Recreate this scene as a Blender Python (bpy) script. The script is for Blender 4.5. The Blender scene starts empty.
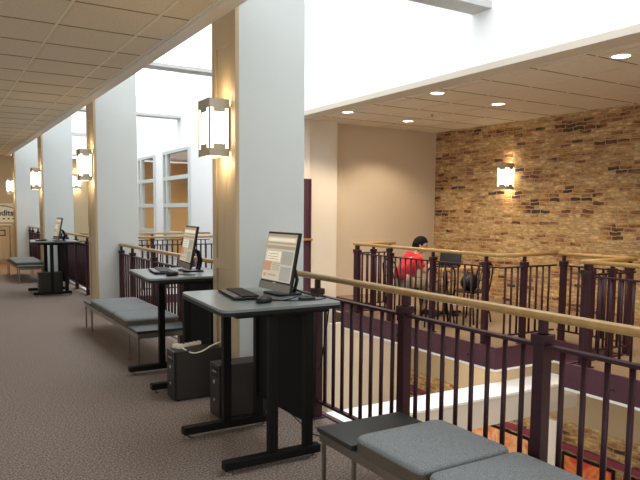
import bpy, bmesh, math, random
from math import sin, cos, pi, radians
from mathutils import Vector, Matrix
random.seed(7)
S = bpy.context.scene
COL = S.collection

# ------------------------------------------------------------------ materials
def new_mat(name):
    m = bpy.data.materials.new(name); m.use_nodes = True
    nt = m.node_tree
    return m, nt, nt.nodes['Principled BSDF']

def N(nt, t, **kw):
    n = nt.nodes.new(t)
    for k, v in kw.items():
        if k in n.inputs: n.inputs[k].default_value = v
        else: setattr(n, k, v)
    return n

def mat(name, col, rough=.6, metal=0., noise=0., nscale=20., bump=0., spec=.5):
    m, nt, b = new_mat(name)
    b.inputs['Roughness'].default_value = rough
    b.inputs['Metallic'].default_value = metal
    b.inputs['Specular IOR Level'].default_value = spec
    c = (col[0], col[1], col[2], 1)
    b.inputs['Base Color'].default_value = c
    if noise or bump:
        tc = N(nt, 'ShaderNodeTexCoord')
        nz = N(nt, 'ShaderNodeTexNoise'); nz.inputs['Scale'].default_value = nscale; nz.inputs['Detail'].default_value = 4
        nt.links.new(tc.outputs['Object'], nz.inputs['Vector'])
        if noise:
            rp = N(nt, 'ShaderNodeValToRGB')
            rp.color_ramp.elements[0].position = .3; rp.color_ramp.elements[1].position = .7
            rp.color_ramp.elements[0].color = tuple(x*(1-noise) for x in col)+(1,)
            rp.color_ramp.elements[1].color = tuple(min(1, x*(1+noise)) for x in col)+(1,)
            nt.links.new(nz.outputs['Fac'], rp.inputs['Fac'])
            nt.links.new(rp.outputs['Color'], b.inputs['Base Color'])
        if bump:
            bp = N(nt, 'ShaderNodeBump'); bp.inputs['Strength'].default_value = bump; bp.inputs['Distance'].default_value = .01
            nt.links.new(nz.outputs['Fac'], bp.inputs['Height']); nt.links.new(bp.outputs['Normal'], b.inputs['Normal'])
    return m

def emis(name, col, strength):
    m, nt, b = new_mat(name)
    b.inputs['Base Color'].default_value = (*col, 1)
    b.inputs['Emission Color'].default_value = (*col, 1)
    b.inputs['Emission Strength'].default_value = strength
    b.inputs['Roughness'].default_value = .4
    return m

def wood(name, c1, c2, scale=6., rough=.35, axis='Y'):
    m, nt, b = new_mat(name)
    tc = N(nt, 'ShaderNodeTexCoord'); mp = N(nt, 'ShaderNodeMapping')
    sc = {'X': (1, 12, 12), 'Y': (12, 1, 12), 'Z': (12, 12, 1)}[axis]
    mp.inputs['Scale'].default_value = sc
    nz = N(nt, 'ShaderNodeTexNoise'); nz.inputs['Scale'].default_value = scale; nz.inputs['Detail'].default_value = 5
    rp = N(nt, 'ShaderNodeValToRGB')
    rp.color_ramp.elements[0].position = .35; rp.color_ramp.elements[1].position = .65
    rp.color_ramp.elements[0].color = (*c1, 1); rp.color_ramp.elements[1].color = (*c2, 1)
    nt.links.new(tc.outputs['Object'], mp.inputs['Vector']); nt.links.new(mp.outputs[0], nz.inputs['Vector'])
    nt.links.new(nz.outputs['Fac'], rp.inputs['Fac']); nt.links.new(rp.outputs['Color'], b.inputs['Base Color'])
    b.inputs['Roughness'].default_value = rough
    return m

def math_node(nt, op, a, bb=None):
    n = N(nt, 'ShaderNodeMath'); n.operation = op
    for i, v in enumerate((a, bb)):
        if v is None: continue
        if isinstance(v, (int, float)): n.inputs[i].default_value = v
        else: nt.links.new(v, n.inputs[i])
    return n.outputs[0]

def brick_mat(name, bw=.205, bh=.066, light=1.0):
    m, nt, b = new_mat(name)
    L = nt.links.new
    tc = N(nt, 'ShaderNodeTexCoord'); sp = N(nt, 'ShaderNodeSeparateXYZ'); L(tc.outputs['Object'], sp.inputs[0])
    # wobble for the rough old masonry
    wn = N(nt, 'ShaderNodeTexNoise'); wn.inputs['Scale'].default_value = 5.5; wn.inputs['Detail'].default_value = 3
    L(tc.outputs['Object'], wn.inputs['Vector'])
    wob = math_node(nt, 'MULTIPLY', math_node(nt, 'SUBTRACT', wn.outputs['Fac'], .5), .075)
    zz = math_node(nt, 'DIVIDE', math_node(nt, 'ADD', sp.outputs['Z'], wob), bh)
    row = math_node(nt, 'FLOOR', zz)
    off = N(nt, 'ShaderNodeTexWhiteNoise'); off.noise_dimensions = '1D'; L(row, off.inputs['W'])
    yy = math_node(nt, 'ADD', math_node(nt, 'DIVIDE', math_node(nt, 'ADD', sp.outputs['Y'], wob), bw), off.outputs['Value'])
    colu = math_node(nt, 'FLOOR', yy)
    cv = N(nt, 'ShaderNodeCombineXYZ'); L(row, cv.inputs[0]); L(colu, cv.inputs[1])
    wh = N(nt, 'ShaderNodeTexWhiteNoise'); wh.noise_dimensions = '2D'; L(cv.outputs[0], wh.inputs['Vector'])
    # stretched patches where the dark bricks gather in runs along the courses
    mp = N(nt, 'ShaderNodeMapping'); mp.inputs['Scale'].default_value = (0, .5, 3.4)
    L(tc.outputs['Object'], mp.inputs['Vector'])
    cl = N(nt, 'ShaderNodeTexNoise'); cl.inputs['Scale'].default_value = 1.9; cl.inputs['Detail'].default_value = 3
    L(mp.outputs[0], cl.inputs['Vector'])
    rn = N(nt, 'ShaderNodeTexWhiteNoise'); rn.noise_dimensions = '1D'; L(math_node(nt, 'ADD', row, 31.7), rn.inputs['W'])
    v = math_node(nt, 'ADD', math_node(nt, 'MULTIPLY', wh.outputs['Value'], .50),
                  math_node(nt, 'MULTIPLY', math_node(nt, 'SUBTRACT', cl.outputs['Fac'], .34), 1.6))
    v = math_node(nt, 'ADD', v, math_node(nt, 'MULTIPLY', rn.outputs['Value'], .20))
    rp = N(nt, 'ShaderNodeValToRGB'); cr = rp.color_ramp
    pts = [(0, (.80, .62, .36)), (.25, (.62, .44, .22)), (.45, (.76, .57, .32)), (.64, (.56, .37, .18)), (.77, (.50, .28, .13)),
           (.86, (.36, .185, .095)), (.91, (.24, .095, .055)), (.96, (.14, .07, .045)), (1, (.075, .05, .042))]
    cr.elements[0].position, cr.elements[0].color = pts[0][0], (*pts[0][1], 1)
    cr.elements[1].position, cr.elements[1].color = pts[-1][0], (*pts[-1][1], 1)
    for p, c in pts[1:-1]:
        e = cr.elements.new(p); e.color = (*c, 1)
    L(v, rp.inputs['Fac'])
    # face grain
    g = N(nt, 'ShaderNodeTexNoise'); g.inputs['Scale'].default_value = 16; g.inputs['Detail'].default_value = 7; g.inputs['Roughness'].default_value = .7
    mg = N(nt, 'ShaderNodeMapping'); mg.inputs['Scale'].default_value = (1, .6, 1.7); L(tc.outputs['Object'], mg.inputs['Vector']); L(mg.outputs[0], g.inputs['Vector'])
    gr = N(nt, 'ShaderNodeValToRGB'); gr.color_ramp.elements[0].position = .32; gr.color_ramp.elements[1].position = .7
    gr.color_ramp.elements[0].color = (.30, .27, .24, 1); gr.color_ramp.elements[1].color = (1.30, 1.24, 1.12, 1)
    L(g.outputs['Fac'], gr.inputs['Fac'])
    mx = N(nt, 'ShaderNodeMixRGB'); mx.blend_type = 'MULTIPLY'; mx.inputs[0].default_value = 1
    L(rp.outputs['Color'], mx.inputs[1]); L(gr.outputs['Color'], mx.inputs[2])
    # joints
    fz = math_node(nt, 'FRACT', zz); fy = math_node(nt, 'FRACT', yy)
    jz = math_node(nt, 'MINIMUM', fz, math_node(nt, 'SUBTRACT', 1., fz))
    jy = math_node(nt, 'MINIMUM', fy, math_node(nt, 'SUBTRACT', 1., fy))
    j = math_node(nt, 'MINIMUM', jz, math_node(nt, 'MULTIPLY', jy, bw/bh))
    j = math_node(nt, 'ADD', j, math_node(nt, 'MULTIPLY', math_node(nt, 'SUBTRACT', g.outputs['Fac'], .5), .22))
    mr = N(nt, 'ShaderNodeMapRange'); mr.inputs['From Min'].default_value = .05; mr.inputs['From Max'].default_value = .15
    L(j, mr.inputs['Value'])
    m2 = N(nt, 'ShaderNodeMixRGB'); m2.inputs[1].default_value = (.46, .34, .20, 1)
    L(mr.outputs[0], m2.inputs[0]); L(mx.outputs[0], m2.inputs[2])
    L(m2.outputs[0], b.inputs['Base Color'])
    b.inputs['Roughness'].default_value = .9
    bp = N(nt, 'ShaderNodeBump'); bp.inputs['Strength'].default_value = .9; bp.inputs['Distance'].default_value = .012
    L(math_node(nt, 'ADD', math_node(nt, 'MULTIPLY', mr.outputs[0], .6), g.outputs['Fac']), bp.inputs['Height'])
    L(bp.outputs['Normal'], b.inputs['Normal'])
    return m

def speckle(name, c1, c2, scale, rough=.95, bump=.3, c3=None):
    m, nt, b = new_mat(name)
    L = nt.links.new
    tc = N(nt, 'ShaderNodeTexCoord')
    nz = N(nt, 'ShaderNodeTexNoise'); nz.inputs['Scale'].default_value = scale; nz.inputs['Detail'].default_value = 6; nz.inputs['Roughness'].default_value = .75
    L(tc.outputs['Object'], nz.inputs['Vector'])
    rp = N(nt, 'ShaderNodeValToRGB'); rp.color_ramp.elements[0].position = .38; rp.color_ramp.elements[1].position = .62
    rp.color_ramp.elements[0].color = (*c1, 1); rp.color_ramp.elements[1].color = (*c2, 1)
    if c3:
        e = rp.color_ramp.elements.new(.5); e.color = (*c3, 1)
    L(nz.outputs['Fac'], rp.inputs['Fac'])
    L(rp.outputs['Color'], b.inputs['Base Color'])
    b.inputs['Roughness'].default_value = rough; b.inputs['Specular IOR Level'].default_value = .2
    bp = N(nt, 'ShaderNodeBump'); bp.inputs['Strength'].default_value = bump; bp.inputs['Distance'].default_value = .004
    L(nz.outputs['Fac'], bp.inputs['Height']); L(bp.outputs['Normal'], b.inputs['Normal'])
    return m

def mural_mat(name, cols, seed):
    m, nt, b = new_mat(name)
    L = nt.links.new
    tc = N(nt, 'ShaderNodeTexCoord'); mp = N(nt, 'ShaderNodeMapping'); mp.inputs['Location'].default_value = (seed, seed*2, seed*.7)
    L(tc.outputs['Object'], mp.inputs['Vector'])
    nz = N(nt, 'ShaderNodeTexNoise'); nz.inputs['Scale'].default_value = 3.2; nz.inputs['Detail'].default_value = 5; nz.inputs['Distortion'].default_value = 1.2
    L(mp.outputs[0], nz.inputs['Vector'])
    rp = N(nt, 'ShaderNodeValToRGB'); cr = rp.color_ramp
    n = len(cols)
    cr.elements[0].position = .3; cr.elements[0].color = (*cols[0], 1)
    cr.elements[1].position = .7; cr.elements[1].color = (*cols[-1], 1)
    for i in range(1, n-1):
        e = cr.elements.new(.3+.4*i/(n-1)); e.color = (*cols[i], 1)
    L(nz.outputs['Fac'], rp.inputs['Fac']); L(rp.outputs['Color'], b.inputs['Base Color'])
    b.inputs['Roughness'].default_value = .6
    return m

M = dict(
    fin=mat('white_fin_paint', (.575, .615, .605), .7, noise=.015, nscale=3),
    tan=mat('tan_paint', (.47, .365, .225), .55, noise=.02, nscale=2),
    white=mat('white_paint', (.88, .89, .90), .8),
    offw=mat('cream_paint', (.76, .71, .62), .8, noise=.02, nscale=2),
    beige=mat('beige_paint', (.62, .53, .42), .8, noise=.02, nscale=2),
    lowtan=mat('lower_tan_paint', (.46, .37, .25), .8, noise=.02, nscale=2),
    beam=mat('grey_beam_paint', (.50, .50, .49), .7),
    crossb=mat('cross_beam_paint', (.66, .62, .56), .8),
    purple=mat('aubergine_metal', (.040, .012, .018), .42, spec=.3, noise=.12, nscale=30),
    fascia=mat('aubergine_fascia_paint', (.088, .034, .052), .5, spec=.3, noise=.08, nscale=4),
    rail=wood('oak_handrail', (.38, .22, .07), (.46, .28, .10), 2., rough=.3, axis='Y'),
    railx=wood('oak_handrail_cross', (.38, .22, .07), (.46, .28, .10), 2., rough=.3, axis='X'),
    carpet=speckle('carpet', (.10, .08, .07), (.50, .42, .37), 80, c3=(.25, .20, .172)),
    carpet2=speckle('far_carpet', (.17, .115, .07), (.34, .25, .165), 70),
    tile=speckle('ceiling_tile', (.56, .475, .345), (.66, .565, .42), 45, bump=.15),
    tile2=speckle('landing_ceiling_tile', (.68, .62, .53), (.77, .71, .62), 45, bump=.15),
    tbar=mat('ceiling_grid_metal', (.66, .57, .42), .5),
    tbard=mat('ceiling_seam', (.24, .18, .12), .8),
    soffit=mat('soffit_paint', (.62, .56, .47), .7),
    black=mat('black_laminate', (.008, .008, .008), .5, spec=.3),
    blackmetal=mat('black_powder_coat', (.004, .004, .004), .6, spec=.2),
    mesh=mat('black_modesty_panel', (.010, .009, .0085), .8, spec=.15, noise=.3, nscale=160),
    desktop=mat('grey_green_laminate', (.20, .235, .235), .28, noise=.06, nscale=200),
    slab=mat('dark_slate_laminate', (.022, .028, .028), .4, noise=.1, nscale=200),
    chrome=mat('brushed_steel', (.30, .275, .24), .3, metal=.9),
    nickel=mat('brushed_nickel', (.46, .41, .31), .42, metal=.35, noise=.08, nscale=60),
    fabric=speckle('blue_grey_wool', (.15, .168, .174), (.32, .345, .355), 150, bump=.4),
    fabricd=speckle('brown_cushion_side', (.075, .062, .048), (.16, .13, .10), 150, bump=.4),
    glow=emis('frosted_lamp_glass', (1, .90, .70), 7.),
    canglow=emis('downlight_lens', (1, .86, .66), 9.),
    winglow=mat('office_wall_warm', (.70, .50, .27), .8, noise=.06, nscale=2),
    plastic=mat('black_plastic', (.008, .008, .008), .4, spec=.3),
    greyplastic=mat('palm_rest_grey', (.11, .115, .12), .35),
    chinm=mat('chin_reflection_tone', (.20, .17, .12), .35),  # tan-brown reflection on the chin painted in as its colour
    tower=mat('tower_case', (.035, .031, .026), .5, spec=.3, noise=.1, nscale=80),
    towerf=mat('tower_front', (.012, .012, .012), .35),
    silver=mat('silver_button', (.45, .45, .43), .35, metal=.6),
    cream=mat('cream_cable', (.75, .70, .58), .5),
    maple=wood('maple_cabinet', (.55, .40, .23), (.66, .50, .31), 2., rough=.4, axis='Z'),
    woodfloor=wood('wood_floor', (.26, .13, .055), (.36, .19, .085), 2., rough=.5, axis='X'),
    tabletop=wood('oak_table', (.50, .27, .10), (.62, .36, .15), 4., rough=.3, axis='X'),
    screen=emis('screen_page', (.58, .50, .37), .5),
    s_dark=emis('screen_band', (.36, .30, .21), .55),
    s_red=emis('screen_red_block', (.50, .27, .15), .5),
    s_grey=emis('screen_picture', (.34, .33, .29), .55),
    s_light=emis('screen_light', (.78, .70, .54), .65),
    glass=None,
    brick=brick_mat('old_brick'),
    marble=mat('lower_floor_tile', (.66, .63, .57), .4, noise=.1, nscale=3),
    skin=mat('skin', (.55, .33, .24), .5), shirt=mat('red_cotton', (.62, .018, .020), .8, noise=.1, nscale=12),
    hair=mat('black_hair', (.006, .004, .004), .75, noise=.3, nscale=60, spec=.15),
    khaki=mat('khaki_cotton', (.40, .33, .23), .85), shoe=mat('dark_shoe', (.03, .025, .025), .6),
    eye=mat('eye_dark', (.02, .015, .012), .3), lip=mat('lip', (.42, .19, .15), .5),
    magenta=mat('magenta_trim', (.22, .02, .07), .5),
)
g = bpy.data.materials.new('window_glass'); g.use_nodes = True
gb = g.node_tree.nodes['Principled BSDF']
gb.inputs['Base Color'].default_value = (.9, .95, .95, 1); gb.inputs['Roughness'].default_value = .03
gb.inputs['Transmission Weight'].default_value = 1; gb.inputs['IOR'].default_value = 1.2
M['glass'] = g

# ------------------------------------------------------------------ mesh helpers
class MB:
    def __init__(s): s.v = []; s.f = []; s.m = []; s.cur = 0; s.sm = []
    def add(s, vs, fs, smooth=False):
        b = len(s.v); s.v += [tuple(x) for x in vs]
        for f in fs: s.f.append([b+i for i in f]); s.m.append(s.cur); s.sm.append(smooth)
        return s
    def box(s, x0, x1, y0, y1, z0, z1, mtx=None):
        vs = [Vector(p) for p in ((x0,y0,z0),(x1,y0,z0),(x1,y1,z0),(x0,y1,z0),(x0,y0,z1),(x1,y0,z1),(x1,y1,z1),(x0,y1,z1))]
        if mtx: vs = [mtx @ p for p in vs]
        return s.add(vs, [(0,3,2,1),(4,5,6,7),(0,1,5,4),(1,2,6,5),(2,3,7,6),(3,0,4,7)])
    def prism(s, pts, z0, z1, mtx=None):
        n = len(pts)
        vs = [Vector((x,y,z0)) for x,y in pts]+[Vector((x,y,z1)) for x,y in pts]
        if mtx: vs = [mtx @ p for p in vs]
        return s.add(vs, [tuple(range(n-1,-1,-1)), tuple(range(n,2*n))]+[(i,(i+1)%n,n+(i+1)%n,n+i) for i in range(n)])
    def tube(s, path, r, n=10, cap=True, prof=None):
        path = [Vector(p) for p in path]; rr = r if isinstance(r, (list,tuple)) else [r]*len(path)
        vs = []; up = Vector((0,0,1)); t0 = (path[1]-path[0]).normalized()
        if abs(t0.dot(up)) > .95: up = Vector((0,1,0))
        u = (up - t0*up.dot(t0)).normalized()
        for i, p in enumerate(path):
            a = path[max(0,i-1)]; b = path[min(len(path)-1,i+1)]; t = (b-a).normalized()
            u = (u - t*u.dot(t)).normalized(); w = t.cross(u)
            for k in range(n):
                an = 2*pi*(k+.5)/n
                cx, cz = (cos(an), sin(an)) if not prof else prof(an)
                vs.append(p + (u*cx + w*cz)*rr[i])
        fs = []
        for i in range(len(path)-1):
            for k in range(n): fs.append((i*n+k, i*n+(k+1)%n, (i+1)*n+(k+1)%n, (i+1)*n+k))
        if cap: fs += [tuple(range(n-1,-1,-1)), tuple((len(path)-1)*n+k for k in range(n))]
        return s.add(vs, fs, smooth=n > 6)
    def lathe(s, prof, c, n=20, axis=None):
        vs = []; m = len(prof)
        for r, z in prof:
            for k in range(n):
                a = 2*pi*k/n; p = Vector((r*cos(a), r*sin(a), z))
                if axis: p = axis @ p
                vs.append(p+Vector(c))
        fs = [(i*n+k, i*n+(k+1)%n, (i+1)*n+(k+1)%n, (i+1)*n+k) for i in range(m-1) for k in range(n)]
        fs += [tuple(range(n-1,-1,-1)), tuple((m-1)*n+k for k in range(n))]
        return s.add(vs, fs, smooth=True)
    def ell(s, c, r, nu=16, nv=10, mtx=None):
        vs = []; fs = []
        for i in range(nv+1):
            th = pi*(i)/nv
            for k in range(nu):
                ph = 2*pi*k/nu
                p = Vector((r[0]*sin(th)*cos(ph), r[1]*sin(th)*sin(ph), r[2]*cos(th)))
                if mtx: p = mtx @ p
                vs.append(p+Vector(c))
        for i in range(nv):
            for k in range(nu): fs.append((i*nu+k, (i+1)*nu+k, (i+1)*nu+(k+1)%nu, i*nu+(k+1)%nu))
        return s.add(vs, fs, smooth=True)
    def build(s, name, mats, parent=None, bevel=0, seg=2, loc=None):
        me = bpy.data.meshes.new(name); me.from_pydata(s.v, [], s.f)
        if not isinstance(mats, (list,tuple)): mats = [mats]
        for m in mats: me.materials.append(m)
        for i, p in enumerate(me.polygons): p.material_index = s.m[i]; p.use_smooth = s.sm[i]
        me.validate(); 
        bm = bmesh.new(); bm.from_mesh(me)
        bmesh.ops.remove_doubles(bm, verts=bm.verts, dist=1e-6)
        bmesh.ops.recalc_face_normals(bm, faces=bm.faces); bm.to_mesh(me); bm.free()
        o = bpy.data.objects.new(name, me); COL.objects.link(o)
        if bevel:
            b = o.modifiers.new('bevel', 'BEVEL'); b.width = bevel; b.segments = seg; b.limit_method = 'ANGLE'; b.angle_limit = radians(40)
        if parent: o.parent = parent
        if loc: o.location = loc
        return o

def desk_outline(g=0.):
    c = [(-g, -g), (.83+g, -g), (.83+g, .98+g), (.085-g, .98+g)]; r = .075; out = []
    for i in range(4):
        p, a, b = (Vector(c[k]) for k in (i, (i-1) % 4, (i+1) % 4))
        u = (a-p).normalized(); w_ = (b-p).normalized()
        for k in range(7):
            t = k/6; out.append(tuple(p + u*r*(1-t)**2 + w_*r*t**2))
    return out
def rrect(x0, x1, y0, y1, r, n=6):
    pts = []
    for cx, cy, a0 in ((x1-r,y1-r,0),(x0+r,y1-r,90),(x0+r,y0+r,180),(x1-r,y0+r,270)):
        for i in range(n+1):
            a = radians(a0+90*i/n); pts.append((cx+r*cos(a), cy+r*sin(a)))
    return pts

def tag(o, label, cat, group=None, kind=None):
    o['label'] = label; o['category'] = cat
    if group: o['group'] = group
    if kind: o['kind'] = kind
    return o
def thing(name, label, cat, loc=(0,0,0), rz=0, group=None):
    o = bpy.data.objects.new(name, None); COL.objects.link(o)
    o.location = loc; o.rotation_euler = (0,0,rz); o.empty_display_size = .1
    return tag(o, label, cat, group)
def struct(name, mb, m, bevel=0):
    o = mb.build(name, m, bevel=bevel); o['kind'] = 'structure'
    return o
def children(o): return [c for c in bpy.data.objects if c.parent == o]
def copy_tree(o, parent=None):
    c = o.copy(); COL.objects.link(c); c.parent = parent
    for ch in children(o): copy_tree(ch, c)
    return c
def to_mesh(tmp, name):
    COL.objects.link(tmp); dg = bpy.context.evaluated_depsgraph_get(); dg.update()
    me = bpy.data.meshes.new_from_object(tmp.evaluated_get(dg)); me.name = name
    bpy.data.objects.remove(tmp); o = bpy.data.objects.new(name, me); COL.objects.link(o); return o
def slabel(o, label, cat):
    o['label'] = label; o['category'] = cat; return o

# ------------------------------------------------------------------ dimensions
CEIL = 3.2
XC0, XC1 = 2.14, 2.78            # column fins run across between these
YC = [-0.30, 4.87, 10.04, 15.21, 20.38]; TC = .49
XE = 5.45                        # far side of the light well
YB = 21.6; TOP = 5.0; LOW = -3.6

# ------------------------------------------------------------------ shell
slabel(struct('floor', MB().box(-3.2, 2.56, -3, 17.3, -.30, 0), M['carpet']), 'speckled brown grey carpet of the corridor', 'floor')
slabel(struct('floor', MB().box(-3.2, 2.56, 17.3, YB, -.30, 0), M['woodfloor']), 'strip of wooden floor in front of the maple cabinets', 'floor')
slabel(struct('trim_corridor_edge', MB().box(2.56, 2.60, -3, YB, -.32, .012), M['fascia']), 'aubergine edge board along the corridor floor', 'trim')

FX = 5.60; F2 = 5.68; NY = 4.34; NX = 6.62; BX = 8.92
mb = MB()
mb.box(F2, BX, -3, NY, -.25, 0); mb.box(NX, BX, NY, 5.28, -.25, 0)
mb.box(FX, BX, 5.28, 8.42, -.25, 0); mb.box(6.45, BX, 8.42, 10.2, -.25, 0)
slabel(struct('floor', mb, M['carpet2']), 'brown carpet of the seating landing beyond the light well', 'floor')
mb = MB()
def edge(mb, t, z0, z1):
    for (x0,x1,y0,y1) in ((F2-t,F2,-3,NY),(F2-t,NX-t,NY,NY+t),(NX-t,NX,NY,5.28-t),(FX-t,NX,5.28-t,5.28),(FX-t,FX,5.28,8.42),(FX-t,6.45-t,8.42,8.42+t),(6.45-t,6.45,8.42,10.0)):
        mb.box(x0,x1,y0,y1,z0,z1)
edge(mb, .03, -.235, .02)
slabel(struct('trim_landing_fascia', mb, M['fascia']), 'aubergine fascia board around the landing edge', 'trim')
mb = MB(); edge(mb, .034, -.262, -.235)
slabel(struct('trim_landing_bead', mb, M['white']), 'thin white bead under the landing fascia', 'trim')
# fascia bolts
mb = MB()
for y in [2.0, 2.6, 3.2, 3.8, 5.7, 6.1, 6.7, 7.1, 7.6, 8.0]:
    fx = FX if y > 5 else F2
    mb.tube([(fx-.03, y, -.13), (fx-.045, y, -.13)], .016, 8)
slabel(struct('trim_fascia_bolts', mb, M['purple']), 'bolt heads in the aubergine fascia', 'trim')

# walls
wl = MB().box(-3.3, -3.2, -3.1, YB+.1, 0, .8).box(-3.3, -3.2, -3.1, YB+.1, 2.1, CEIL)  # gaps in this unseen wall are added to let in fill daylight
for k in range(7): wl.box(-3.3, -3.2, -3.1+3.3*k, -1.9+3.3*k, .8, 2.1)
wl.box(-3.3, -3.2, 17.3, YB+.1, .8, 2.1)
slabel(struct('wall_left', wl, M['offw']), 'cream wall on the left of the corridor', 'wall')
slabel(struct('wall_rear', MB().box(-3.3, 9.2, -3.1, -3.0, LOW, 0).box(-3.3, 9.2, -3.1, -3.0, 3.0, TOP).box(-3.3, -1.6, -3.1, -3.0, 0, 3).box(1.4, 9.2, -3.1, -3.0, 0, 3), M['offw']), 'cream wall behind the viewer', 'wall')  # opening in this unseen wall is added for fill daylight
slabel(struct('wall_back', MB().box(-3.3, 9.2, YB, YB+.1, LOW, CEIL), M['tan']), 'tan wall closing the corridor behind the maple cabinets', 'wall')
slabel(struct('wall_back_upper', MB().box(XC0, XE, YB-.7, YB+.1, CEIL+.06, TOP), M['white']), 'white upper wall at the end of the light well', 'wall')
slabel(struct('wall_brick', MB().box(BX, BX+.2, -3, 10.2, LOW, CEIL+.1), M['brick']), 'old buff and dark brick wall of the landing', 'wall')
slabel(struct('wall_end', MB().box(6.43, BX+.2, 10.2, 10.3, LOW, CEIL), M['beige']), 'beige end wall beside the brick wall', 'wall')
slabel(struct('wall_end_return', MB().box(5.82, 6.43, 10.04, 10.3, LOW, CEIL), M['offw']), 'pale cream wall section beside the aubergine post', 'wall')  # same plane as end wall; corner brightness put into paler paint and jog
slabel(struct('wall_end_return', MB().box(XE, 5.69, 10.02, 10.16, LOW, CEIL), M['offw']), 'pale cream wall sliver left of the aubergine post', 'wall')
slabel(struct('trim_post', MB().box(5.69, 5.82, 9.98, 10.10, LOW, CEIL), [M['offw']]), 'cream lining behind the aubergine post', 'trim')
slabel(struct('trim_door_post', MB().box(5.69, 5.825, 9.955, 9.98, 0, 2.16).box(5.69, 5.715, 9.93, 9.955, 0, 2.16).box(5.80, 5.825, 9.93, 9.955, 0, 2.16), M['fascia']), 'tall aubergine door post seen past the white fin', 'trim')
# upper well walls
slabel(struct('wall_upper_right', MB().box(XE, XE+.12, -3, YB, CEIL+.06, TOP), M['white']), 'tall white wall of the skylight well above the landing', 'wall')
slabel(struct('wall_upper_left', MB().box(XC0-.08, XC0+.02, -3, YB, CEIL+.06, TOP), M['white']), 'white wall of the skylight well above the corridor', 'wall')

# window wall on the far side beyond y=10.16
win = [(15.05, 17.08), (17.85, 19.45)]
mb = MB()
zs, zt = .35, 3.12
mb.box(XE, XE+.12, 10.16, win[0][0], LOW, CEIL+.06)
mb.box(XE, XE+.12, win[0][1], win[1][0], LOW, CEIL+.06)
mb.box(XE, XE+.12, win[1][1], YB, LOW, CEIL+.06)
for a, b in win:
    mb.box(XE, XE+.12, a, b, LOW, zs); mb.box(XE, XE+.12, a, b, zt, CEIL+.06)
slabel(struct('wall_right_windows', mb, M['white']), 'white wall with tall interior windows across the light well', 'wall')
for wi, (a, b) in enumerate(win):
    mb = MB(); x0, x1 = XE-.05, XE+.06
    mb.box(x0, x1, a, a+.07, zs, zt); mb.box(x0, x1, b-.07, b, zs, zt)
    mb.box(x0, x1, a+.07, b-.07, zt-.07, zt); mb.box(x0, x1, a+.07, b-.07, zs, zs+.07)
    ym = b-.30 if wi == 0 else b-.30
    mb.box(x0, x1, ym-.06, ym+.06, zs+.07, zt-.07)
    for zc in (2.42, 1.72, 1.0):
        mb.box(x0, x1, a+.07, ym-.06, zc-.05, zc+.05)
        mb.box(x0, x1, ym+.06, b-.07, zc-.05, zc+.05)
    o = struct('window_%d' % (wi+1), mb, M['fin'], bevel=.004)
    slabel(o, ['pale framed interior window nearer the white fin wall, right one', 'pale framed interior window farther along, left one'][wi], 'window')
    gl = MB().box(XE+.0, XE+.006, a+.07, b-.07, zs+.07, zt-.07).build('glass_pane', M['glass'], parent=o)
# room behind those windows
mb = MB().box(XE+.12, 9.0, 13.5, 13.6, 0, CEIL).box(XE+.12, 9, YB-.3, YB-.2, 0, CEIL).box(8.9, 9, 13.6, YB-.3, 0, CEIL)
slabel(struct('wall_office', mb, M['winglow']), 'warm coloured walls of the room behind the windows', 'wall')
slabel(struct('floor_office', MB().box(XE+.12, 9, 13.5, YB-.2, -.1, 0), M['carpet2']), 'floor of the room behind the windows', 'floor')
slabel(struct('ceiling_office', MB().box(XE+.12, 9.12, 10.3, YB, CEIL, CEIL+.1), M['tile']), 'ceiling of the room behind the windows', 'ceiling')

# ceilings
def ceiling(x0, x1, y0, y1, xs, ys, nm, lab, tm='tile'):
    o = struct(nm, MB().box(x0, x1, y0, y1, CEIL, CEIL+.06), M[tm]); slabel(o, lab, 'ceiling')
    mb = MB()
    for x in xs: mb.box(x-.011, x+.011, y0, y1, CEIL-.008, CEIL)
    o2 = mb.build('ceiling_grid', M['tbar'], parent=o)
    mb = MB()
    for y in ys: mb.box(x0, x1, y-.008, y+.008, CEIL-.004, CEIL)
    mb.build('ceiling_seam', M['tbard'], parent=o)
    return o
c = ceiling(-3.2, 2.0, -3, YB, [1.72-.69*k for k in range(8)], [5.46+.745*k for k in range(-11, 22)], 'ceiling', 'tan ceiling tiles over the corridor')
mb = MB(); mb.box(2.0, 2.14, -3, YB, CEIL-.03, CEIL+.06); mb.box(1.975, 2.0, -3, YB, CEIL-.015, CEIL+.06)
slabel(struct('trim_ceiling_edge', mb, M['soffit'], bevel=.004), 'painted edge band of the corridor ceiling', 'trim')
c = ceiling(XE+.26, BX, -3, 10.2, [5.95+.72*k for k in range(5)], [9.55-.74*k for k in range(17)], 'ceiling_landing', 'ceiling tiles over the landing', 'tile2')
mb = MB(); mb.box(XE-.012, XE+.24, -3, 10.04, CEIL-.02, CEIL+.058); mb.box(XE+.24, XE+.26, -3, 10.04, CEIL-.03, CEIL+.05)
slabel(struct('trim_landing_ceiling', mb, M['soffit'], bevel=.004), 'edge band of the landing ceiling', 'trim')

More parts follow.
